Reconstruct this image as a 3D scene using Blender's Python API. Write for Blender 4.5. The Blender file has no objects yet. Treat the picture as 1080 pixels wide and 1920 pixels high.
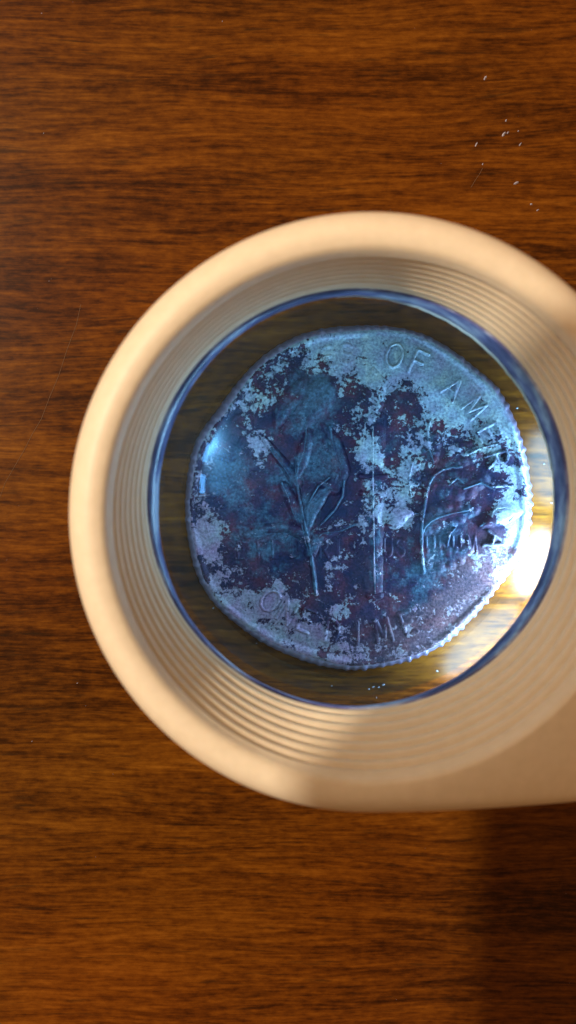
import bpy, math, random
import numpy as np
from mathutils import Vector
random.seed(7); np.random.seed(7)
S = bpy.context.scene
COL = S.collection
S.unit_settings.system = 'METRIC'; S.unit_settings.scale_length = 0.01      # one unit is a centimetre

# ------------------------------------------------------------------ camera
H, PITCH, FPX = 10.0, math.radians(-3.8), 960/math.tan(math.radians(30))
cd = bpy.data.cameras.new('camera'); cam = bpy.data.objects.new('camera', cd); COL.objects.link(cam)
cam.location = (0, 0, H); cam.rotation_euler = (PITCH, 0, 0)
cd.sensor_fit = 'VERTICAL'; cd.sensor_height = 36; cd.lens = 18/math.tan(math.radians(30))
cd.clip_start = .1; cd.clip_end = 2000
cd.dof.use_dof = True; cd.dof.focus_distance = 9.85; cd.dof.aperture_fstop = .235
S.camera = cam

# ------------------------------------------------------------------ light
SUN = Vector((.70, -.24, -1)).normalized()
W = bpy.data.worlds.new('World'); S.world = W; W.use_nodes = True
bg = W.node_tree.nodes['Background']; bg.inputs[0].default_value = (1, .54, .25, 1); bg.inputs[1].default_value = .40
sd = bpy.data.lights.new('sun', 'SUN'); so = bpy.data.objects.new('sun', sd); COL.objects.link(so)
sd.energy = 3.6; sd.angle = math.radians(2.2); sd.color = (1, .88, .71)
so.rotation_euler = SUN.to_track_quat('-Z', 'Y').to_euler()
def area(name, loc, target, sx, sy, power, color):
    d = bpy.data.lights.new(name, 'AREA'); o = bpy.data.objects.new(name, d); COL.objects.link(o)
    d.shape = 'RECTANGLE'; d.size = sx; d.size_y = sy; d.energy = power; d.color = color
    o.location = loc; o.rotation_euler = (Vector(target)-Vector(loc)).to_track_quat('-Z', 'Y').to_euler()
    return o
# two panes of a bright window, mirrored as streaks on the left of the lens
area('window_light', (-55, 1.2, 95), (-.7, 0, 2.3), 7.5, 2.1, 1050, (.50, .76, 1))
area('window_light', (-53.4, 14.0, 95), (-.7, 0, 2.3), 7.5, 2.1, 1050, (.50, .76, 1))
# added lamps standing in for sunlight the magnifier would gather: a soft pool over the coin and a hot spot towards its lower right
def disk(loc, target, size, power, color, name='lens_fill_lamp'):
    o = area(name, loc, target, size, size, power, color); o.data.shape = 'DISK'
disk((.62, -.43, 1.80), (.62, -.43, 0), 3.5, 88, (.62, .85, .94))
disk((-.86, -.12, 1.74), (.9, -.6, 0), .6, 30, (.74, .89, .96))
for t, p, w, r, dp in ((8, 75, .9, 2.40, .40), (-19, 270, .8, 2.40, .40), (-46, 110, 1.2, 2.38, .40)):
    a = math.radians(t); c, n_ = math.cos(a), math.sin(a)
    area('glint_fill_lamp', (.66+r*c, -.52+r*n_, .50), (.66+(r-.42)*c, -.52+(r-.42)*n_, 0), w, dp, p, (.70, .90, 1)).data.shape = 'ELLIPSE'  # added lamps for the glare and the lit coin edge
area('lens_edge_fill', (-.35, -.1, 1.99), (-1.25, .25, 2.03), .4, .04, .3, (.60, .76, 1))  # added lamp brightening the left side of the lens edge
d = bpy.data.lights.new('warm_fill_spot', 'SPOT'); o = bpy.data.objects.new('warm_fill_spot', d); COL.objects.link(o)  # added spot for the warm crescent of light on the coin
d.energy = 150000; d.color = (1, .62, .42); d.spot_size = math.radians(3.1); d.spot_blend = .35; d.shadow_soft_size = .05
o.location = (-1.2, .6, 9.2); o.rotation_euler = (Vector((2.52, -1.42, .2))-Vector(o.location)).to_track_quat('-Z', 'Y').to_euler()
# added warm fill lamp at upper left, lifting the shaded rim and wood
area('warm_fill_light', (-55, 42, 52), (0, -1, 0), 50, 40, 32000, (1, .76, .54))
S.view_settings.view_transform = 'Standard'; S.view_settings.look = 'None'
S.view_settings.exposure = 0; S.view_settings.gamma = 1
S.cycles.use_denoising = True; S.cycles.max_bounces = 10; S.cycles.transparent_max_bounces = 16
S.cycles.caustics_reflective = False; S.cycles.caustics_refractive = False

# ------------------------------------------------------------------ helpers
def ray(px, py):
    u = (np.asarray(px, float)-540)/FPX; v = -(np.asarray(py, float)-960)/FPX
    c, s = math.cos(PITCH), math.sin(PITCH)
    return u, v*c+s, v*s-c
def at(px, py, z):
    x, y, zz = ray(px, py); k = (z-H)/zz
    return x*k, y*k
def link(name, me, parent=None, mat=None):
    o = bpy.data.objects.new(name, me); COL.objects.link(o)
    if parent: o.parent = parent
    if mat: me.materials.append(mat)
    return o
def mesh(name, V, F, smooth=True):
    me = bpy.data.meshes.new(name); me.from_pydata([tuple(map(float, v)) for v in V], [], [tuple(map(int, f)) for f in F]); me.update()
    if smooth: me.polygons.foreach_set('use_smooth', [True]*len(me.polygons))
    return me
def thing(name, label, cat, loc=(0, 0, 0)):
    o = bpy.data.objects.new(name, None); COL.objects.link(o); o.empty_display_size = .5
    o.location = loc; o['label'] = label; o['category'] = cat
    return o
def lathe(name, prof, n=192, closed=True, R=None):
    """prof: list of (r, z) or callables of the angle that return (r, z)"""
    V, F, m = [], [], len(prof)
    for i in range(n):
        t = 2*math.pi*i/n
        for p in prof:
            r, z = p(t) if callable(p) else p
            V.append((r*math.cos(t), r*math.sin(t), z))
    for i in range(n):
        j = (i+1) % n
        for k in range(m if closed else m-1):
            l = (k+1) % m
            F.append((i*m+k, j*m+k, j*m+l, i*m+l))
    return mesh(name, V, F)
def mat(name):
    m = bpy.data.materials.new(name); m.use_nodes = True
    nt = m.node_tree; nt.nodes.clear()
    return m, nt, nt.nodes, nt.links
def ramp(ns, stops, interp='LINEAR'):
    r = ns.new('ShaderNodeValToRGB'); e = r.color_ramp.elements; r.color_ramp.interpolation = interp
    while len(e) < len(stops): e.new(.5)
    for k, (p, c) in enumerate(stops): e[k].position = p; e[k].color = (*c, 1) if len(c) == 3 else c
    return r
def noise(ns, ls, vec, scale, detail=4, rough=.55, dist=0):
    n = ns.new('ShaderNodeTexNoise'); n.inputs['Scale'].default_value = scale; n.inputs['Detail'].default_value = detail
    n.inputs['Roughness'].default_value = rough; n.inputs['Distortion'].default_value = dist
    ls.new(vec, n.inputs['Vector']); return n.outputs['Fac']
def mapping(ns, ls, src, sc, loc=(0, 0, 0)):
    m = ns.new('ShaderNodeMapping'); m.inputs['Scale'].default_value = sc; m.inputs['Location'].default_value = loc
    ls.new(src, m.inputs['Vector']); return m.outputs['Vector']
def math_(ns, ls, op, a, b=None, clamp=False):
    n = ns.new('ShaderNodeMath'); n.operation = op; n.use_clamp = clamp
    for k, v in enumerate((a, b)):
        if v is None: continue
        if isinstance(v, (int, float)): n.inputs[k].default_value = v
        else: ls.new(v, n.inputs[k])
    return n.outputs[0]
def mix(ns, ls, fac, a, b, mode='MIX'):
    n = ns.new('ShaderNodeMix'); n.data_type = 'RGBA'; n.blend_type = mode
    if isinstance(fac, (int, float)): n.inputs[0].default_value = fac
    else: ls.new(fac, n.inputs[0])
    for k, v in ((6, a), (7, b)):
        if isinstance(v, tuple): n.inputs[k].default_value = (*v, 1)
        else: ls.new(v, n.inputs[k])
    return n.outputs[2]

# ------------------------------------------------------------------ materials
def wood():
    m, nt, ns, ls = mat('varnished_wood')
    P = ns.new('ShaderNodeTexCoord').outputs['Object']
    warp = noise(ns, ls, mapping(ns, ls, P, (.22, .8, 1)), 1, 2)
    sep = ns.new('ShaderNodeSeparateXYZ'); ls.new(P, sep.inputs[0])
    y2 = math_(ns, ls, 'ADD', sep.outputs[1], math_(ns, ls, 'MULTIPLY', warp, .45))
    cmb = ns.new('ShaderNodeCombineXYZ'); ls.new(sep.outputs[0], cmb.inputs[0]); ls.new(y2, cmb.inputs[1])
    Q = cmb.outputs[0]
    broad = noise(ns, ls, mapping(ns, ls, Q, (.16, 1.0, 1)), 1, 3, .5)
    streak = noise(ns, ls, mapping(ns, ls, Q, (.55, 7.5, 1), (3, 1, 0)), 1, 6, .68)
    fine = noise(ns, ls, mapping(ns, ls, Q, (2.2, 26, 1), (7, 2, 0)), 1, 4, .6)
    pore = noise(ns, ls, mapping(ns, ls, Q, (1.5, 13, 1), (1, 9, 0)), 1, 4, .6)
    mott = noise(ns, ls, mapping(ns, ls, P, (7, 15, 1), (2, 5, 0)), 1, 4, .65)
    t = math_(ns, ls, 'ADD', math_(ns, ls, 'MULTIPLY', broad, .29), math_(ns, ls, 'MULTIPLY', streak, .30))
    t = math_(ns, ls, 'ADD', t, math_(ns, ls, 'MULTIPLY', fine, .25))
    t = math_(ns, ls, 'ADD', t, math_(ns, ls, 'MULTIPLY', mott, .20))
    r = ramp(ns, [(.39, (.012, .0036, .0009)), (.455, (.037, .0096, .0013)), (.51, (.077, .0208, .0019)), (.565, (.120, .0350, .0026)), (.65, (.185, .060, .005))])
    ls.new(t, r.inputs[0])
    pr = ramp(ns, [(.30, (1, 1, 1)), (.42, (0, 0, 0))]); ls.new(pore, pr.inputs[0])
    c = mix(ns, ls, math_(ns, ls, 'MULTIPLY', pr.outputs[0], .6), r.outputs[0], (.018, .008, .003))
    hue = noise(ns, ls, mapping(ns, ls, P, (.12, .22, 1), (4, 4, 0)), 1, 2)
    hr = ramp(ns, [(.35, (1, .88, .8)), (.65, (1, 1.12, 1.15))]); ls.new(hue, hr.inputs[0])
    c = mix(ns, ls, 1.0, c, hr.outputs[0], 'MULTIPLY')
    b = ns.new('ShaderNodeBsdfPrincipled'); out = ns.new('ShaderNodeOutputMaterial')
    ls.new(c, b.inputs['Base Color']); b.inputs['Roughness'].default_value = .27
    b.inputs['Specular IOR Level'].default_value = .10
    bp = ns.new('ShaderNodeBump'); bp.inputs['Strength'].default_value = .12; bp.inputs['Distance'].default_value = .02
    ls.new(t, bp.inputs['Height']); ls.new(bp.outputs[0], b.inputs['Normal'])
    ls.new(b.outputs[0], out.inputs[0]); return m
def plastic():
    m, nt, ns, ls = mat('cream_plastic')
    P = ns.new('ShaderNodeTexCoord').outputs['Object']
    n = noise(ns, ls, P, 9, 4, .6)
    r = ramp(ns, [(.3, (.67, .55, .395)), (.7, (.725, .60, .44))]); ls.new(n, r.inputs[0])
    b = ns.new('ShaderNodeBsdfPrincipled'); out = ns.new('ShaderNodeOutputMaterial')
    ls.new(r.outputs[0], b.inputs['Base Color']); b.inputs['Roughness'].default_value = .48
    b.inputs['Specular IOR Level'].default_value = .35
    b.inputs['Subsurface Weight'].default_value = .12; b.inputs['Subsurface Radius'].default_value = (.12, .06, .025)
    bp = ns.new('ShaderNodeBump'); bp.inputs['Strength'].default_value = .06; bp.inputs['Distance'].default_value = .02
    ls.new(noise(ns, ls, P, 60, 3, .6), bp.inputs['Height']); ls.new(bp.outputs[0], b.inputs['Normal'])
    ls.new(b.outputs[0], out.inputs[0]); return m
def lens_glass(rough, ior):
    m, nt, ns, ls = mat('blue_coated_glass')
    tr = ns.new('ShaderNodeBsdfTransparent'); tr.inputs[0].default_value = (.640, .845, .985, 1)
    gl = ns.new('ShaderNodeBsdfGlossy'); gl.inputs[0].default_value = (.22, .55, 1, 1); gl.inputs['Roughness'].default_value = rough
    fr = ns.new('ShaderNodeFresnel'); ge = ns.new('ShaderNodeNewGeometry'); mp = ns.new('ShaderNodeMapRange')   # the same reflectance from either side of the pane
    mp.inputs['To Min'].default_value = ior; mp.inputs['To Max'].default_value = 1/ior
    ls.new(ge.outputs['Backfacing'], mp.inputs['Value']); ls.new(mp.outputs[0], fr.inputs[0])
    mx = ns.new('ShaderNodeMixShader'); out = ns.new('ShaderNodeOutputMaterial')
    ls.new(fr.outputs[0], mx.inputs[0]); ls.new(tr.outputs[0], mx.inputs[1]); ls.new(gl.outputs[0], mx.inputs[2])
    ls.new(mx.outputs[0], out.inputs[0]); return m
def simple(name, col, rough=.4, metal=0, spec=.5, trans=0):
    m, nt, ns, ls = mat(name)
    b = ns.new('ShaderNodeBsdfPrincipled'); out = ns.new('ShaderNodeOutputMaterial')
    P = ns.new('ShaderNodeTexCoord').outputs['Object']
    n = noise(ns, ls, P, 14, 3)
    c = mix(ns, ls, n, tuple(x*.85 for x in col), tuple(min(1, x*1.15) for x in col))
    ls.new(c, b.inputs['Base Color']); b.inputs['Roughness'].default_value = rough; b.inputs['Metallic'].default_value = metal
    b.inputs['Specular IOR Level'].default_value = spec; b.inputs['Transmission Weight'].default_value = trans
    ls.new(b.outputs[0], out.inputs[0]); return m
def coin_metal():
    """silver with a toned crust: tone.r = share of bright flakes, tone.g = smooth teal film, tone.b = brown film"""
    m, nt, ns, ls = mat('toned_silver')
    P = ns.new('ShaderNodeTexCoord').outputs['Object']
    at_ = ns.new('ShaderNodeAttribute'); at_.attribute_name = 'tone'
    sp_ = ns.new('ShaderNodeSeparateColor'); ls.new(at_.outputs['Color'], sp_.inputs[0])
    L, T, B = sp_.outputs[0], sp_.outputs[1], sp_.outputs[2]
    n1 = noise(ns, ls, P, 6.8, 8, .70, .12)
    n2 = noise(ns, ls, mapping(ns, ls, P, (1, 1, 1), (5, 3, 1)), 30, 4, .65, .2)
    n = math_(ns, ls, 'ADD', math_(ns, ls, 'MULTIPLY', n1, .70), math_(ns, ls, 'MULTIPLY', n2, .30))
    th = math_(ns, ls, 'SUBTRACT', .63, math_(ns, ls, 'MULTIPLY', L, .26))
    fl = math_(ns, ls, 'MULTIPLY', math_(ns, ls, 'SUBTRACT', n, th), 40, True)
    n3 = noise(ns, ls, mapping(ns, ls, P, (1, 1, 1), (9, 1, 4)), 4, 5, .6)
    n4 = noise(ns, ls, mapping(ns, ls, P, (1, 1, 1), (2, 8, 4)), 34, 3, .6)
    dk = ramp(ns, [(.38, (.008, .008, .028)), (.52, (.022, .009, .026)), (.66, (.048, .010, .022))]); ls.new(n3, dk.inputs[0])
    lt = ramp(ns, [(.36, (.15, .145, .215)), (.52, (.15, .18, .225)), (.66, (.20, .225, .235))]); ls.new(n3, lt.inputs[0])
    lp = ramp(ns, [(.36, (.17, .095, .155)), (.52, (.165, .12, .165)), (.66, (.155, .14, .165))]); ls.new(n3, lp.inputs[0])
    tl = ramp(ns, [(.35, (.020, .036, .060)), (.65, (.048, .085, .125))]); ls.new(n2, tl.inputs[0])
    br = ramp(ns, [(.35, (.06, .03, .032)), (.65, (.20, .105, .10))]); ls.new(n2, br.inputs[0])
    n5 = noise(ns, ls, mapping(ns, ls, P, (1, 1, 1), (6, 2, 9)), 6, 6, .7)
    tm = math_(ns, ls, 'MULTIPLY', math_(ns, ls, 'ADD', math_(ns, ls, 'SUBTRACT', T, .42), math_(ns, ls, 'MULTIPLY', math_(ns, ls, 'SUBTRACT', n5, .5), 2.4)), 2.2, True)
    base = mix(ns, ls, math_(ns, ls, 'MULTIPLY', tm, .85), dk.outputs[0], tl.outputs[0])
    n6 = noise(ns, ls, mapping(ns, ls, P, (1, 1, 1), (3, 7, 2)), 22, 5, .65, .2)
    speck = math_(ns, ls, 'MULTIPLY', math_(ns, ls, 'SUBTRACT', n6, .655), 30, True)
    fl = math_(ns, ls, 'MAXIMUM', fl, math_(ns, ls, 'MULTIPLY', speck, .8))
    base = mix(ns, ls, fl, base, mix(ns, ls, at_.outputs['Alpha'], lt.outputs[0], lp.outputs[0]))
    brm = math_(ns, ls, 'MULTIPLY', B, math_(ns, ls, 'ADD', .55, math_(ns, ls, 'MULTIPLY', n1, .6)), True)
    base = mix(ns, ls, brm, base, br.outputs[0])
    g = ramp(ns, [(.32, (.55, .56, .60)), (.68, (1.45, 1.43, 1.38))]); ls.new(n4, g.inputs[0])
    base = mix(ns, ls, 1.0, base, g.outputs[0], 'MULTIPLY')
    b = ns.new('ShaderNodeBsdfPrincipled'); out = ns.new('ShaderNodeOutputMaterial')
    ls.new(base, b.inputs['Base Color']); b.inputs['Metallic'].default_value = .15; b.inputs['Specular IOR Level'].default_value = .12
    b.inputs['Roughness'].default_value = .42
    hgt = math_(ns, ls, 'ADD', math_(ns, ls, 'MULTIPLY', fl, .5), math_(ns, ls, 'MULTIPLY', n4, .35))
    bp = ns.new('ShaderNodeBump'); bp.inputs['Strength'].default_value = .9; bp.inputs['Distance'].default_value = .02
    ls.new(hgt, bp.inputs['Height']); ls.new(bp.outputs[0], b.inputs['Normal'])
    ls.new(b.outputs[0], out.inputs[0]); return m
WOOD, PLASTIC, GLASS, COIN = wood(), plastic(), lens_glass(.035, 1.5), coin_metal()
GLASS2 = lens_glass(.16, 1.38)
def edge_glass():
    m, nt, ns, ls = mat('ground_glass_edge')
    P = ns.new('ShaderNodeTexCoord').outputs['Object']
    r = ramp(ns, [(.36, (.05, .05, .16)), (.50, (.18, .18, .40)), (.62, (.52, .56, .76))])
    ls.new(noise(ns, ls, mapping(ns, ls, P, (1, 1, 3)), 1.6, 4, .6), r.inputs[0])
    b = ns.new('ShaderNodeBsdfPrincipled'); out = ns.new('ShaderNodeOutputMaterial')
    ls.new(r.outputs[0], b.inputs['Base Color']); b.inputs['Roughness'].default_value = .3
    ls.new(b.outputs[0], out.inputs[0]); return m
EDGE = edge_glass()
SILVER = simple('worn_silver', (.15, .115, .19), .36, .35)
DUST = simple('pale_dust', (.27, .25, .30), .25, 0, .4)
HAIR = simple('pale_fibre', (.13, .06, .02), .6)

# ------------------------------------------------------------------ table
TW, TH = 45, 3
V = [(x, y, z) for z in (-TH, 0) for x, y in ((-TW, -TW), (TW, -TW), (TW, TW), (-TW, TW))]
tb = link('tabletop', mesh('tabletop', V, [(3, 2, 1, 0), (4, 5, 6, 7), (0, 1, 5, 4), (1, 2, 6, 5), (2, 3, 7, 6), (3, 0, 4, 7)], False), None, WOOD)
tb['kind'] = 'structure'

# ------------------------------------------------------------------ magnifier
ZT = 3.0
cx, cy = .668, -.535
OX, OY = -.049, .103                                        # the lens seat sits a little off the rim's centre
sh = lambda t: OX*math.cos(t)+OY*math.sin(t)
mag = thing('magnifier', 'cream plastic stand magnifier with blue tinted lens over the coin', 'magnifier', (cx, cy, 0))
R0, AX, HALF, TIP = 2.485, math.radians(-25), math.radians(65), 5.0
def Rout(t):
    d = (t-AX+math.pi) % (2*math.pi)-math.pi
    if abs(d) >= HALF: return R0
    tan_r = R0/math.cos(HALF-abs(d))
    # rounded tip: a small circle touching both tangents
    tipd = 4.3; rt = R0-(tipd)*math.sin(math.pi/2-HALF)
    disc = rt*rt-(tipd*math.sin(d))**2
    r_tip = tipd*math.cos(d)+math.sqrt(disc) if disc > 0 else 1e9
    if disc <= 0: return tan_r
    return min(tan_r, r_tip)
dz_ = lambda t: -.42*(Rout(t)-R0)                            # the handle droops away from the rim
prof = [lambda t, a=a, b=b: (Rout(t)-a, b+dz_(t)) for a, b in ((.05, 2.28), (.008, 2.38), (0, 2.52), (.006, 2.66), (.03, 2.78), (.075, 2.88), (.13, 2.945), (.19, 2.985), (.235, 2.995))]
prof += [(2.165, 2.99), (2.13, 2.965), (2.105, 2.92)]
NR = 7; z0, z1, r0, r1 = 2.90, 2.20, 2.10, 1.875
for k in range(NR):
    for q, (dr, dz) in enumerate(((0, .02), (-.012, .22), (-.006, .48), (.026, .58), (.030, .84), (.012, .94))):
        f = (k+dz)/NR
        prof.append(lambda t, f=f, dr=dr: (r0+(r1-r0)*f+dr+sh(t)*f, z0+(z1-z0)*f))
prof += [lambda t: (1.862+sh(t), 2.185), lambda t: (1.93+sh(t), 2.13), lambda t: (1.93+sh(t), 1.9), (2.08, 1.88), (2.10, 2.2)]
link('rim', lathe('rim', prof, 288), mag, PLASTIC)
link('base', lathe('base', [(2.40, 2.27), (2.43, 2.1), (2.90, .12), (2.92, .04), (2.89, 0), (2.77, 0), (2.72, .1), (2.16, 1.45), (2.11, 1.6), (2.11, 2.27)], 192), mag, PLASTIC)
def dome(name, R, zr, sag, n=96, m=24, flip=False):
    rc = (R*R+sag*sag)/(2*abs(sag)); sg = 1 if sag > 0 else -1
    V, F = [(0, 0, zr+sag)], []
    for k in range(1, m+1):
        r = R*k/m; z = zr+sg*(math.sqrt(rc*rc-r*r)-(rc-abs(sag)))
        for i in range(n):
            t = 2*math.pi*i/n; V.append((r*math.cos(t), r*math.sin(t), z))
    for i in range(n):
        F.append((0, 1+i, 1+(i+1) % n))
        for k in range(m-1):
            a, b = 1+k*n+i, 1+k*n+(i+1) % n
            F.append((a, a+n, b+n, b))
    return V, F
V1, F1 = dome('u', 1.855, 2.14, .277); V2, F2 = dome('l', 1.80, 1.96, .30)
o1 = len(V1); V = V1+V2; F = F1+[tuple(reversed([i+o1 for i in f])) for f in F2]
lens = link('lens', mesh('lens', V, F), mag, GLASS); lens.data.materials.append(GLASS2)
for p in lens.data.polygons:
    if p.index >= len(F1): p.material_index = 1
lens.location = (OX, OY, 0)
BT = [(-180, .085), (-150, .0), (-120, -.045), (-90, -.055), (-60, -.02), (-45, .025), (0, .075), (40, .095), (65, .06), (90, .02), (130, .045), (160, .085), (180, .085)]
def rin(t):
    a = (math.degrees(t)+180) % 360-180
    return 1.852-float(np.interp(a, [q[0] for q in BT], [q[1]*.7 for q in BT]))
link('lens_edge', lathe('lens_edge', [(1.858, 2.135), lambda t: (rin(t), 1.965), lambda t: (rin(t)+.012, 1.95), (1.91, 1.96), (1.91, 2.12)], 192), lens, EDGE)
V, F = [], []
for k in range(61):
    t = math.radians(-12+108*k/60); r = .011*math.sin(math.pi*(k+.5)/61)**.5
    for q in range(6):
        a = q*math.pi/3; R_ = rin(t)-.004+r*math.cos(a)+.004*math.sin(k*1.9)*math.sin(k*.7); V.append((R_*math.cos(t), R_*math.sin(t), 1.965+r*math.sin(a)))
for k in range(60):
    for q in range(6): F.append((k*6+q, k*6+(q+1) % 6, k*6+6+(q+1) % 6, k*6+6+q))
link('bevel', mesh('bevel', V, F), lens, simple('chipped_glass_edge', (.85, .88, .9), .25))

# ------------------------------------------------------------------ coin
ZF = .20                                                     # height of the coin's field
CPX, CPY = 670., 935.
OUT = [(670, 606), (615, 610), (560, 624), (520, 644), (482, 672), (442, 717), (400, 775), (364, 822), (347, 900), (343, 960), (350, 1020), (364, 1080), (392, 1130), (440, 1175),
       (500, 1216), (550, 1239), (600, 1255), (660, 1264), (720, 1257), (780, 1243), (832, 1218), (884, 1172), (934, 1112), (978, 1056), (1001, 1000),
       (1005, 940), (999, 880), (985, 820), (960, 757), (935, 716), (898, 688), (850, 650), (800, 622), (740, 608)]
oa = np.array([(math.atan2(CPY-y, x-CPX) % (2*math.pi), math.hypot(x-CPX, CPY-y)) for x, y in OUT]); oa = oa[np.argsort(oa[:, 0])]
def rpx(t):
    t = np.asarray(t) % (2*math.pi)
    A = np.concatenate([oa[:, 0]-2*math.pi, oa[:, 0], oa[:, 0]+2*math.pi]); B = np.tile(oa[:, 1], 3)
    return sum(w*np.interp(t+d, A, B) for d, w in ((-.06, .2), (-.03, .2), (0, .2), (.03, .2), (.06, .2)))
# toning: x, y, bright flakes, teal film, brown film (all in the photograph's pixels about the coin)
TONE = [(560,635,.9,0,0),(600,630,.95,0,0),(650,635,1,0,0),(700,640,1,0,0),(740,660,1,0,0),(790,650,1,0,0),(800,700,1,0,0),(850,690,1,0,0),(860,750,1,0,0),(900,735,.9,0,.35),(920,770,.9,0,.1),(830,780,.95,0,0),
 (900,800,.75,0,0),(945,800,.8,0,0),(940,850,.5,0,0),(965,880,.6,0,0),(970,920,.55,0,0),(955,965,1,0,0),(985,990,1,0,.1),(700,700,.85,0,0),(690,740,.55,0,0),(640,680,.85,0,.25),(600,670,.6,.3,0),(550,680,.4,.3,0),(500,690,.55,0,0),
 (500,740,.5,.1,0),(460,760,.55,0,0),(420,790,.45,0,0),(480,820,.6,0,0),(440,830,.3,.4,0),(395,830,.5,0,0),(365,880,.6,0,0),(420,890,.05,1,0),(440,850,.1,1,0),(460,870,.35,.5,0),(550,840,.05,.3,0),(520,800,.2,.3,0),(560,780,.15,.6,0),(600,740,.02,1,0),(620,780,.02,.9,0),
 (570,720,.15,.8,0),(640,790,.55,.2,0),(655,730,.3,.2,0),(660,830,.3,0,0),(690,800,.75,0,0),(692,850,.95,0,0),(660,890,.18,0,0),(630,860,.05,.8,0),(590,850,.03,.9,0),(540,880,.05,.6,0),(600,900,.25,.5,0),(720,800,.15,.6,0),(750,770,.25,.5,0),(740,850,.15,.5,0),(780,740,.55,0,0),
 (770,800,.55,0,0),(810,800,.55,0,0),(800,840,.45,.1,0),(850,830,.4,0,0),(760,870,.72,.1,0),(750,910,.68,.1,0),(700,900,.4,.1,0),(695,940,.8,0,0),(725,945,.75,0,0),(660,940,.3,0,0),(620,940,.1,.2,0),(580,950,.04,.7,0),(530,940,.04,.4,0),(480,950,.05,.5,0),
 (430,940,.1,.7,0),(395,960,.6,0,0),(372,1010,.85,0,0),(400,1040,.6,0,.1),(440,1040,.2,.4,.1),(500,1010,.1,.7,0),(550,1010,.08,.6,0),(590,1030,.2,.5,0),(640,1010,.35,.2,0),(680,1000,.4,.1,0),(720,1010,.35,.1,0),(755,968,.9,0,0),(770,1020,.15,.3,0),
 (800,970,.15,.5,0),(800,920,.2,.3,0),(850,920,.12,.3,0),(850,880,.25,.2,0),(900,870,.4,.1,0),(920,920,.25,.1,0),(880,970,.1,.6,0),(920,980,.25,.1,0),(830,1020,.12,.8,0),(880,1020,.2,.4,.1),(930,1020,.5,0,.7),(900,1060,.4,0,.85),(950,1060,.6,0,1),(860,1090,.3,0,.7),(880,1130,.4,0,.95),
 (820,1080,.12,.7,.1),(780,1100,.12,.7,0),(830,1140,.35,0,.75),(790,1170,.4,0,.6),(840,1190,.4,0,.9),(740,1130,.3,.3,.2),(720,1090,.2,.4,0),(680,1080,.15,.1,.15),(640,1080,.3,.1,0),(620,1070,.6,0,0),(580,1080,.15,.3,.1),(540,1070,.2,.3,0),(480,1080,.15,.3,.1),
 (430,1080,.45,0,.1),(400,1100,.7,0,.1),(450,1130,.9,0,.1),(510,1115,1,.2,0),(550,1110,.5,0,.1),(540,1160,.95,0,.1),(500,1180,.95,0,.15),(580,1190,1,0,0),(560,1220,1,0,.1),(620,1190,.8,0,0),(600,1140,.3,0,.15),(640,1150,.5,0,0),(630,1220,.7,0,.4),(680,1180,.25,.1,.3),(700,1150,.35,.2,.1),(690,1220,.6,0,.4),(740,1200,.4,0,.5),(780,1220,.4,0,.7),(720,1240,.5,0,.5)]
TN = np.array(TONE, float)
def tone(px, py):
    px = np.ravel(px); py = np.ravel(py); out = np.zeros((len(px), 3))
    for s in range(0, len(px), 20000):
        a, b = px[s:s+20000, None], py[s:s+20000, None]
        d2 = (a-TN[None, :, 0])**2+(b-TN[None, :, 1])**2
        w = np.exp(-d2/(2*17.**2))+1e-4/(1+d2/900)
        out[s:s+20000] = (w@TN[:, 2:5])/w.sum(1, keepdims=True)
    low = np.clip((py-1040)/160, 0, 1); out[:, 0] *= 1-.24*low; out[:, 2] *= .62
    return out
def paint(me, px, py, wear_highlight=None, hi=0):
    c = tone(px, py)
    if wear_highlight is not None:                                      # raised parts rubbed cleaner than the field, plus painted edge highlights
        for q in (0, 1): c[:, q] = np.maximum(c[:, q], wear_highlight[q]*hi)
    a = me.color_attributes.new('tone', 'FLOAT_COLOR', 'POINT')
    pk = np.clip(.5+(-(np.ravel(px)-CPX)*.35+(np.ravel(py)-CPY)*.9)/330, 0, 1)
    a.data.foreach_set('color', np.c_[c, pk].astype(np.float32).ravel())
coin = thing('coin', 'worn toned silver coin with torch and branches under the magnifier lens', 'coin', (*map(float, at(CPX, CPY, 0)), 0))
ox, oy = coin.location.x, coin.location.y
def to_local(px, py, z):
    x, y = at(px, py, z); return x-ox, y-oy
# field and rim as one body, rings of vertices from the centre to the top of the edge
NA, NRAD = 420, 150
ang = np.linspace(0, 2*math.pi, NA, endpoint=False); RP = rpx(ang)
lobe = np.array([math.sin(3*a+1)*.5+math.sin(7*a+2)*.3+math.sin(13*a)*.2 for a in ang])
EW = 15+3*lobe                                                # width of the reeded edge in pixels
V, PX, PY = [], [], []
rng = np.random.RandomState(3)
for k in range(NRAD+1):
    f = k/NRAD
    rr = (RP-EW)*f
    e = (RP-EW)-rr                                            # pixels in from the top edge
    z = ZF+.012*np.exp(-((f-.5)/.35)**2)
    lip = np.clip(1-e/(13+4*lobe), 0, 1); z = z+.035*np.sin(np.clip(lip*1.6, 0, 1)*math.pi/2)*(.7+.3*lobe)
    z = z-.012*np.clip(1-e/4, 0, 1)
    z = z*np.ones(NA)
    px, py = CPX+rr*np.cos(ang), CPY-rr*np.sin(ang)
    z = z+.006*np.sin(px*.05+2)*np.sin(py*.043)+.004*np.sin(px*.11)*np.sin(py*.13+1)
    x, y = to_local(px, py, ZF)
    V += list(zip(x, y, z)); PX += list(px); PY += list(py)
F = []
for k in range(NRAD):
    for i in range(NA):
        j = (i+1) % NA
        if k == 0: F.append((i, NA+i, NA+j))
        else: F.append((k*NA+i, (k+1)*NA+i, (k+1)*NA+j, k*NA+j))
LIP = [float(v) for k in range(NRAD+1) for v in np.clip(1-((RP-EW)-(RP-EW)*k/NRAD)/(5+2*lobe), 0, 1)]
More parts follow.
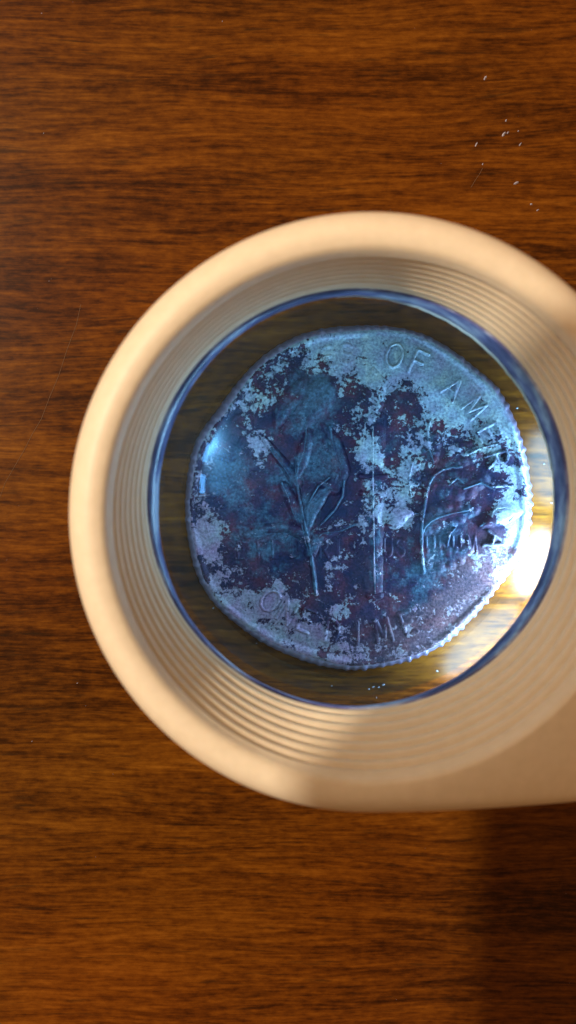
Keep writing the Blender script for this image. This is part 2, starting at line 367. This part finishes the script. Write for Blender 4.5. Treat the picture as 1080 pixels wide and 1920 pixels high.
me = mesh('body', V, F); paint(me, PX, PY, (.85, .3), np.array(LIP)); body = link('body', me, coin, COIN)
TOPZ = {i: V[NRAD*NA+i][2] for i in range(NA)}
# reeded edge: one mesh, 118 blunt reeds
NREED = 118; SUB = 8; V, F = [], []
n = NREED*SUB
for i in range(n):
    t = 2*math.pi*i/n; q = (i % SUB)/SUB; bulge = max(0, math.sin(math.pi*min(1, q/.72)))
    w = 15+3*np.interp(t, ang, lobe, period=2*math.pi); ro = float(rpx(t))
    tz = float(np.interp(t, ang, [TOPZ[a] for a in range(NA)], period=2*math.pi))
    jit = (.75+.35*math.sin(i//SUB*2.7)+.25*math.sin(i//SUB*1.13+2))*(.45+.55*max(0, math.cos(t+.45)))
    for f, zf in ((0, 1), (.25, .93), (.55, .72), (.82, .45), (1, .12), (.98, 0)):
        r = ro-w*(1-f)+(0 if f in (0,) else bulge*3.2*jit*min(1, f*2)-1.2)
        z = tz*zf if f else tz-.002
        z += bulge*.020*jit*(1 if 0 < f < 1 else 0)
        x, y = to_local(CPX+r*math.cos(t), CPY-r*math.sin(t), ZF); V.append((float(x), float(y), max(0, z)))
m_ = 6
for i in range(n):
    j = (i+1) % n
    for k in range(m_-1): F.append((i*m_+k, i*m_+k+1, j*m_+k+1, j*m_+k))
link('reeded_edge', mesh('reeded_edge', V, F), coin, SILVER)

# ---- relief: every raised piece is a small mesh grown from a distance field
def seg(px, py, a, b):
    ax, ay = a; bx, by = b; dx, dy = bx-ax, by-ay; L = dx*dx+dy*dy+1e-9
    t = np.clip(((px-ax)*dx+(py-ay)*dy)/L, 0, 1)
    return np.hypot(px-ax-t*dx, py-ay-t*dy), t
def stroke(pts, w0, w1=None, closed=False):
    """signed distance (positive inside) to a polyline that runs from width w0 to w1"""
    w1 = w0 if w1 is None else w1; P_ = list(pts)+([pts[0]] if closed else []); N = len(P_)-1
    def f(px, py):
        d = np.full(px.shape, -1e9)
        for k in range(N):
            s, t = seg(px, py, P_[k], P_[k+1]); g = (k+t)/N
            d = np.maximum(d, (w0+(w1-w0)*g)-s)
        return d
    xs = [p[0] for p in P_]; ys = [p[1] for p in P_]; w = max(w0, w1)+3
    return f, (min(xs)-w, max(xs)+w, min(ys)-w, max(ys)+w)
def leaf(pts, wid, tip=.15):
    """pointed leaf about a midrib"""
    N = len(pts)-1
    def f(px, py):
        d = np.full(px.shape, -1e9)
        for k in range(N):
            s, t = seg(px, py, pts[k], pts[k+1]); g = (k+t)/N
            d = np.maximum(d, wid*np.sin(np.clip(.06+.94*g, 0, 1)*math.pi)**.8-s)
        return d
    xs = [p[0] for p in pts]; ys = [p[1] for p in pts]; w = wid+3
    return f, (min(xs)-w, max(xs)+w, min(ys)-w, max(ys)+w)
def lobed(pts, wid):
    """oak leaf: round lobes along a midrib"""
    N = len(pts)-1; cen = []
    for k in range(N):
        (ax, ay), (bx, by) = pts[k], pts[k+1]; L = math.hypot(bx-ax, by-ay)
        for q in (.25, .75):
            g = (k+q)/N; s = wid*math.sin(math.pi*(.12+.8*g)); nx, ny = -(by-ay)/L, (bx-ax)/L
            for sgn in (-1, 1): cen.append((ax+(bx-ax)*q+sgn*nx*s*.62, ay+(by-ay)*q+sgn*ny*s*.62, s*.52))
    def f(px, py):
        d = np.full(px.shape, -1e9)
        for a, b, r in cen: d = np.maximum(d, r-np.hypot(px-a, py-b))
        for k in range(N): d = np.maximum(d, wid*.42-seg(px, py, pts[k], pts[k+1])[0])
        return d
    xs = [p[0] for p in pts]; ys = [p[1] for p in pts]; w = wid*1.3+3
    return f, (min(xs)-w, max(xs)+w, min(ys)-w, max(ys)+w)
def relief(name, shape, hgt, soft, parent, step=2.0, rib=None, groove=0, wear_highlight=(0, 0)):
    f, (xa, xb, ya, yb) = shape
    nx, ny = int((xb-xa)/step)+2, int((yb-ya)/step)+2
    X, Y = np.meshgrid(xa+step*np.arange(nx), ya+step*np.arange(ny)); d = f(X, Y)
    u = np.clip(d/soft, -1, 1)
    z = ZF+np.where(d > -soft, hgt*np.sin(np.clip((u+.35)/1.35, -1, 1)*math.pi/2), -hgt)
    z = z+.006*np.sin(X*.05+2)*np.sin(Y*.043)+.004*np.sin(X*.11)*np.sin(Y*.13+1)+.012*np.exp(-((np.hypot(X-CPX, Y-CPY)/315-.5)/.35)**2)
    if rib is not None:
        s = np.full(X.shape, 1e9)
        for k in range(len(rib)-1): s = np.minimum(s, seg(X, Y, rib[k], rib[k+1])[0])
        z = z-groove*np.exp(-(s/2.2)**2)*(d > 0)
    x, y = to_local(X, Y, ZF)
    keep = d > -soft*.9
    idx = -np.ones(X.shape, int); F = []
    q = keep[:-1, :-1] | keep[1:, :-1] | keep[:-1, 1:] | keep[1:, 1:]
    used = np.zeros(X.shape, bool)
    for sl in ((slice(0, -1), slice(0, -1)), (slice(1, None), slice(0, -1)), (slice(0, -1), slice(1, None)), (slice(1, None), slice(1, None))): used[sl] |= q
    idx[used] = np.arange(used.sum())
    for a, b in zip(*np.nonzero(q)): F.append((idx[a+1, b], idx[a+1, b+1], idx[a, b+1], idx[a, b]))
    me = mesh(name, np.c_[x[used], y[used], z[used]], F); paint(me, X[used], Y[used], wear_highlight, np.clip(u[used]*1.6+.3, 0, 1))
    return link(name, me, parent, COIN)
# torch
torch = relief('torch', stroke([(701, 1112), (700, 1000), (699, 900), (698, 790)], 12, 21), .037, 13, coin, wear_highlight=(0, .5))
relief('flame', leaf([(699, 800), (694, 765), (704, 725), (700, 690)], 20), .034, 9, torch, rib=[(699, 790), (698, 740), (703, 705)], groove=.012)
relief('band', stroke([(676, 893), (722, 893)], 5), .052, 4, torch)
relief('band', stroke([(678, 925), (720, 925)], 5), .052, 4, torch)
relief('ridge', stroke([(698, 800), (699, 950), (702, 1112)], 2.8, 2.2), .062, 3, torch, wear_highlight=(.75, 1))  # pale tone paints the highlight down the torch ridge
relief('foot', stroke([(692, 1116), (712, 1116)], 6), .045, 5, torch)
# olive branch
olive = relief('olive_branch', stroke([(592, 1112), (586, 1060), (580, 1020), (572, 985), (562, 940), (556, 900), (555, 880)], 4.2, 3.2), .044, 4.5, coin, wear_highlight=(.35, .85))
for pts, w in (([(556, 900), (566, 862), (574, 832), (580, 800)], 12), ([(600, 905), (628, 915), (640, 880), (628, 830), (606, 795)], 15),
               ([(570, 800), (582, 765), (605, 735), (628, 715)], 26), ([(575, 1000), (582, 960), (604, 925), (640, 900)], 13), ([(520, 800), (530, 765), (560, 735), (575, 705)], 18)):
    relief('leaf', leaf(pts, w), .038, w*.6, olive, rib=pts, groove=.010, wear_highlight=(0, .62))
for pts, a, b in (([(556, 905), (535, 872), (510, 842), (494, 822)], 10, 4), ([(564, 975), (548, 940), (532, 912)], 13, 8), ([(582, 1035), (596, 1008), (630, 995), (668, 982)], 11, 4), ([(574, 1004), (540, 988), (500, 990), (462, 1004)], 10, 5)):
    relief('leaf', stroke(pts, a, b), .036, 8, olive, wear_highlight=(0, .62))
# oak branch
oak = relief('oak_branch', stroke([(793, 1072), (790, 1030), (789, 1000), (791, 975), (795, 950), (799, 925), (805, 905), (814, 890), (828, 881), (845, 876), (864, 875)], 4.2, 2.6), .044, 4.5, coin, wear_highlight=(.35, .85))
for pts, w in (([(792, 995), (815, 972), (850, 962), (888, 955)], 22), ([(806, 905), (835, 905), (868, 915), (905, 900)], 24), ([(788, 940), (776, 915), (772, 890), (782, 868)], 14),
               ([(808, 885), (803, 855), (808, 825), (806, 795)], 16), ([(830, 878), (858, 855), (890, 842), (920, 836)], 18), ([(790, 1035), (815, 1050), (850, 1045), (878, 1030)], 19)):
    relief('leaf', lobed(pts, w), .028, w*.6, oak, rib=pts, groove=.008, wear_highlight=(.2, .45))
relief('leaf_edge', stroke([(789, 1004), (795, 988), (806, 977), (822, 969), (848, 962), (882, 955)], 3.6, 2.4), .036, 4, oak, wear_highlight=(.25, .9))  # raised pale stroke painting the bright edge of an oak leaf
relief('acorn', leaf([(728, 982), (745, 978), (758, 962), (782, 962)], 12), .045, 8, oak)
relief('acorn', leaf([(905, 985), (930, 970), (955, 962), (985, 958)], 15), .045, 9, oak)
# raised strokes toned pale, painting the highlights along the leaf edges
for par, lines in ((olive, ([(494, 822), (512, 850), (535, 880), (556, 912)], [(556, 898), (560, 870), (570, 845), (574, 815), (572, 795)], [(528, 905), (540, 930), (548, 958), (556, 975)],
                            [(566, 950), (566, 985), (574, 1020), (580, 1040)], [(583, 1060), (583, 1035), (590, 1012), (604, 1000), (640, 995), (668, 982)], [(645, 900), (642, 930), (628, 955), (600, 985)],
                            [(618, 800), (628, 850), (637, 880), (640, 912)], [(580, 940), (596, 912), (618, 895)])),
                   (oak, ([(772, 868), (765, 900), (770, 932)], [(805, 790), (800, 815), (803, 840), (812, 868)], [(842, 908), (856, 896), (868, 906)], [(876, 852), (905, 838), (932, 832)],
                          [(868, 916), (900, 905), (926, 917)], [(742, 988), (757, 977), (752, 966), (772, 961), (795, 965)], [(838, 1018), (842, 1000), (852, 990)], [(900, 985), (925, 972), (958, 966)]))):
    for pts in lines: relief('edge_highlight', stroke(pts, 2.8, 2.0), .046, 4, par, 1.5, wear_highlight=(.3, .95))
# lettering: strokes in a unit box, y up
A_ = lambda cx_, cy_, rx, ry, a, b, k=7: [(cx_+rx*math.cos(math.radians(a+(b-a)*i/k)), cy_+ry*math.sin(math.radians(a+(b-a)*i/k))) for i in range(k+1)]
GL = {'A': [[(0, 0), (.5, 1), (1, 0)], [(.2, .36), (.8, .36)]], 'B': [[(.1, 0), (.1, 1)], [(.1, 1)]+A_(.5, .76, .38, .24, 90, -90)+[(.1, .52)], [(.1, .52)]+A_(.5, .26, .45, .26, 90, -90)+[(.1, 0)]],
      'C': [A_(.55, .5, .5, .5, 45, 315, 10)], 'D': [[(.1, 0), (.1, 1)], [(.1, 1)]+A_(.35, .5, .6, .5, 90, -90)+[(.1, 0)]],
      'E': [[(.15, 0), (.15, 1)], [(.15, 1), (.9, 1)], [(.15, .52), (.75, .52)], [(.15, 0), (.9, 0)]], 'F': [[(.15, 0), (.15, 1)], [(.15, 1), (.9, 1)], [(.15, .52), (.75, .52)]],
      'I': [[(.5, 0), (.5, 1)]], 'L': [[(.15, 1), (.15, 0), (.9, 0)]], 'M': [[(0, 0), (.12, 1), (.5, .15), (.88, 1), (1, 0)]], 'N': [[(.1, 0), (.1, 1), (.9, 0), (.9, 1)]],
      'O': [A_(.5, .5, .5, .5, 0, 360, 14)], 'P': [[(.15, 0), (.15, 1)], [(.15, 1)]+A_(.5, .74, .4, .26, 90, -90)+[(.15, .48)]],
      'R': [[(.15, 0), (.15, 1)], [(.15, 1)]+A_(.5, .74, .38, .26, 90, -90)+[(.15, .48)], [(.5, .48), (.95, 0)]],
      'S': [A_(.5, .75, .4, .25, 30, 270, 7)+A_(.5, .25, .42, .25, 90, -150, 7)], 'T': [[(.5, 0), (.5, 1)], [(0, 1), (1, 1)]], 'U': [[(.1, 1), (.1, .35)]+A_(.5, .35, .4, .35, 180, 360)+[(.9, 1)]]}
def letter(ch, px, py, rot, w, h, lw, hgt, parent):
    c, s = math.cos(rot), math.sin(rot); fs, bb = [], []
    if ch == 'I': w = w*.5
    for st in GL[ch]:
        P_ = []
        for u, v in st:
            a, b = (u-.5)*w, (v-.5)*h
            P_.append((px+a*c-b*s, py-(a*s+b*c)))
        f, q = stroke(P_, lw); fs.append(f); bb.append(q)
    g = lambda X, Y: np.maximum.reduce([f(X, Y) for f in fs])
    box = (min(q[0] for q in bb), max(q[1] for q in bb), min(q[2] for q in bb), max(q[3] for q in bb))
    relief('letter', (g, box), hgt, lw*1.0, parent, 1.6, wear_highlight=(hgt*15, hgt*15))
def around(text, a0, a1, rad, w, h, hgt, inward=False):
    """letters along the rim between two clock angles (degrees clockwise from the top)"""
    for k, ch in enumerate(text):
        if ch == ' ': continue
        a = math.radians(a0+(a1-a0)*k/(len(text)-1))
        k_ = float(rpx(math.pi/2-a))/325
        x, y = CPX+rad*k_*math.sin(a), CPY-rad*k_*math.cos(a)
        letter(ch, x, y, -a+(math.pi if inward else 0), w, h, 3.2, hgt, coin)
around('UNITED', -100, -56, 266, 25, 36, .010)
around('STATES', -44, -4, 268, 25, 36, .010)
around('OF', 14.5, 24, 268, 30, 44, .050)
around('AMERICA', 41, 107, 264, 28, 40, .042)
around('ONE', 220.5, 203, 246, 30, 42, .024, True)
around('DIME', 191, 158, 250, 28, 42, .014, True)
for txt, xs, y in (('E', [452], 1032), ('PLU', [490, 517, 548], 1030), ('RIB', [606, 634, 660], 1028), ('US', [727, 750], 1026), ('UNUM', [806, 831, 856, 884], 1022)):
    for ch, x in zip(txt, xs): letter(ch, x, y, .02, 18, 32, 2.4, .011, coin)

# ------------------------------------------------------------------ dust and fibres on the wood
def flakes(spots, seed):
    r = random.Random(seed); V, F = [], []
    for px, py, s, el, rot in spots:
        x, y = map(float, at(px, py, 0)); s = s*.85*H/FPX; b = len(V); n_ = 6
        rr = [r.uniform(.6, 1.1) for _ in range(n_)]
        for k in range(n_):
            t = 2*math.pi*k/n_; a, c = s*el*math.cos(t)*rr[k], s*math.sin(t)*rr[k]
            V.append((x+a*math.cos(rot)-c*math.sin(rot), y+a*math.sin(rot)+c*math.cos(rot), .002))
        V.append((x, y, .002+s*.9))
        for k in range(n_): F.append((b+k, b+(k+1) % n_, b+n_))
    return mesh('dust', V, F, False)
SP = [(909, 147, 2.6, 2.4, .9), (949, 226, 2.2, 1.6, 1.1), (945, 251, 3.0, 2.2, .9), (952, 249, 2.6, 1.8, .7), (972, 246, 1.8, 1.4, .5), (976, 270, 1.8, 3, .9), (893, 271, 1.8, 3, 1.1), (905, 308, 1.4, 2, 1.2), (968, 343, 3.0, 2.2, .5), (996, 383, 2.2, 1.5, .3), (1008, 394, 2.0, 2, .4),
      (78, 25, 1.4, 1.2, .2), (82, 250, 1.4, 1.4, .8), (417, 40, 1.3, 1.2, .3), (92, 527, 1.1, 1.2, .3), (400, 1140, 2.4, 1.2, .2), (820, 1258, 2.2, 1.5, 2.4), (622, 1286, 2, 1.3, .4), (692, 1292, 2.2, 1.6, .5), (700, 1288, 2.2, 2, .6), (710, 1289, 1.8, 1.8, .3), (719, 1284, 2.2, 1.8, .5), (692, 1323, 1.4, 1.3, .4), (706, 1308, 1, 3, 1.5),
      (481, 1206, 1.4, 1.2, .3), (513, 1310, 1.4, 3, .2), (297, 985, 2.4, 1.6, 2.6), (970, 765, 2.2, 1.6, .5), (1020, 870, 2, 1.6, .5), (1034, 943, 2, 1.5, .1), (655, 1509, 1.5, 1.6, 1.4), (145, 1281, 1.4, 1.4, .4), (60, 1390, 1.2, 2, .6)]
rr = random.Random(5)
for _ in range(40): SP.append((rr.uniform(0, 1080), rr.uniform(0, 1920), rr.uniform(.3, .6), rr.uniform(1, 2), rr.uniform(0, 3)))
d = link('dust', flakes(SP, 2), None, DUST); d['kind'] = 'stuff'
def fibre(name, pts, rad, label):
    V, F = [], []; P_ = [Vector((*map(float, at(x, y, 0)), rad*.8)) for x, y in pts]
    for k, p in enumerate(P_):
        t = (P_[min(k+1, len(P_)-1)]-P_[max(k-1, 0)]).normalized(); nrm = Vector((-t.y, t.x, 0))
        for q in range(5):
            a = 2*math.pi*q/5; V.append(p+nrm*rad*math.cos(a)+Vector((0, 0, 1))*rad*math.sin(a))
    for k in range(len(P_)-1):
        for q in range(5): F.append((k*5+q, k*5+(q+1) % 5, k*5+5+(q+1) % 5, k*5+5+q))
    o = link(name, mesh(name, V, F), None, HAIR); o['label'] = label; o['category'] = 'hair'
fibre('hair', [(152, 570), (143, 610), (126, 655), (110, 705), (93, 745), (78, 785), (60, 815), (45, 845), (26, 877), (10, 905), (0, 932), (-20, 980)], .0022, 'fine pale hair lying slantwise on the wood left of the magnifier')
fibre('hair', [(905, 315), (900, 325), (893, 335), (887, 345), (883, 352)], .0024, 'short pale fibre among the dust specks on the wood above the magnifier')

# ------------------------------------------------------------------ the phone that takes the picture and shades the lower right
ph = thing('smartphone', 'black smartphone held over the table, shading the lower right', 'phone', (0, 0, 10.35))
def slab(name, x0, x1, y0, y1, za, zb, r, m):
    ol = []
    for (cx_, cy_, a0) in ((x1-r, y1-r, 0), (x0+r, y1-r, 90), (x0+r, y0+r, 180), (x1-r, y0+r, 270)):
        for k in range(7): a = math.radians(a0+15*k); ol.append((cx_+r*math.cos(a), cy_+r*math.sin(a)))
    n_ = len(ol); V = [(x, y, za) for x, y in ol]+[(x, y, zb) for x, y in ol]
    F = [tuple(reversed(range(n_))), tuple(range(n_, 2*n_))]+[(k, (k+1) % n_, n_+(k+1) % n_, n_+k) for k in range(n_)]
    return link(name, mesh(name, V, F, False), ph, m)
BLACK = simple('black_plastic', (.02, .02, .022), .4)
slab('body', -5.12, 2.6, -12.6, 2.9, 0, .75, .8, BLACK)
slab('screen', -4.9, 2.35, -11.6, 2.0, .752, .79, .4, simple('dark_glass', (.01, .01, .012), .08))
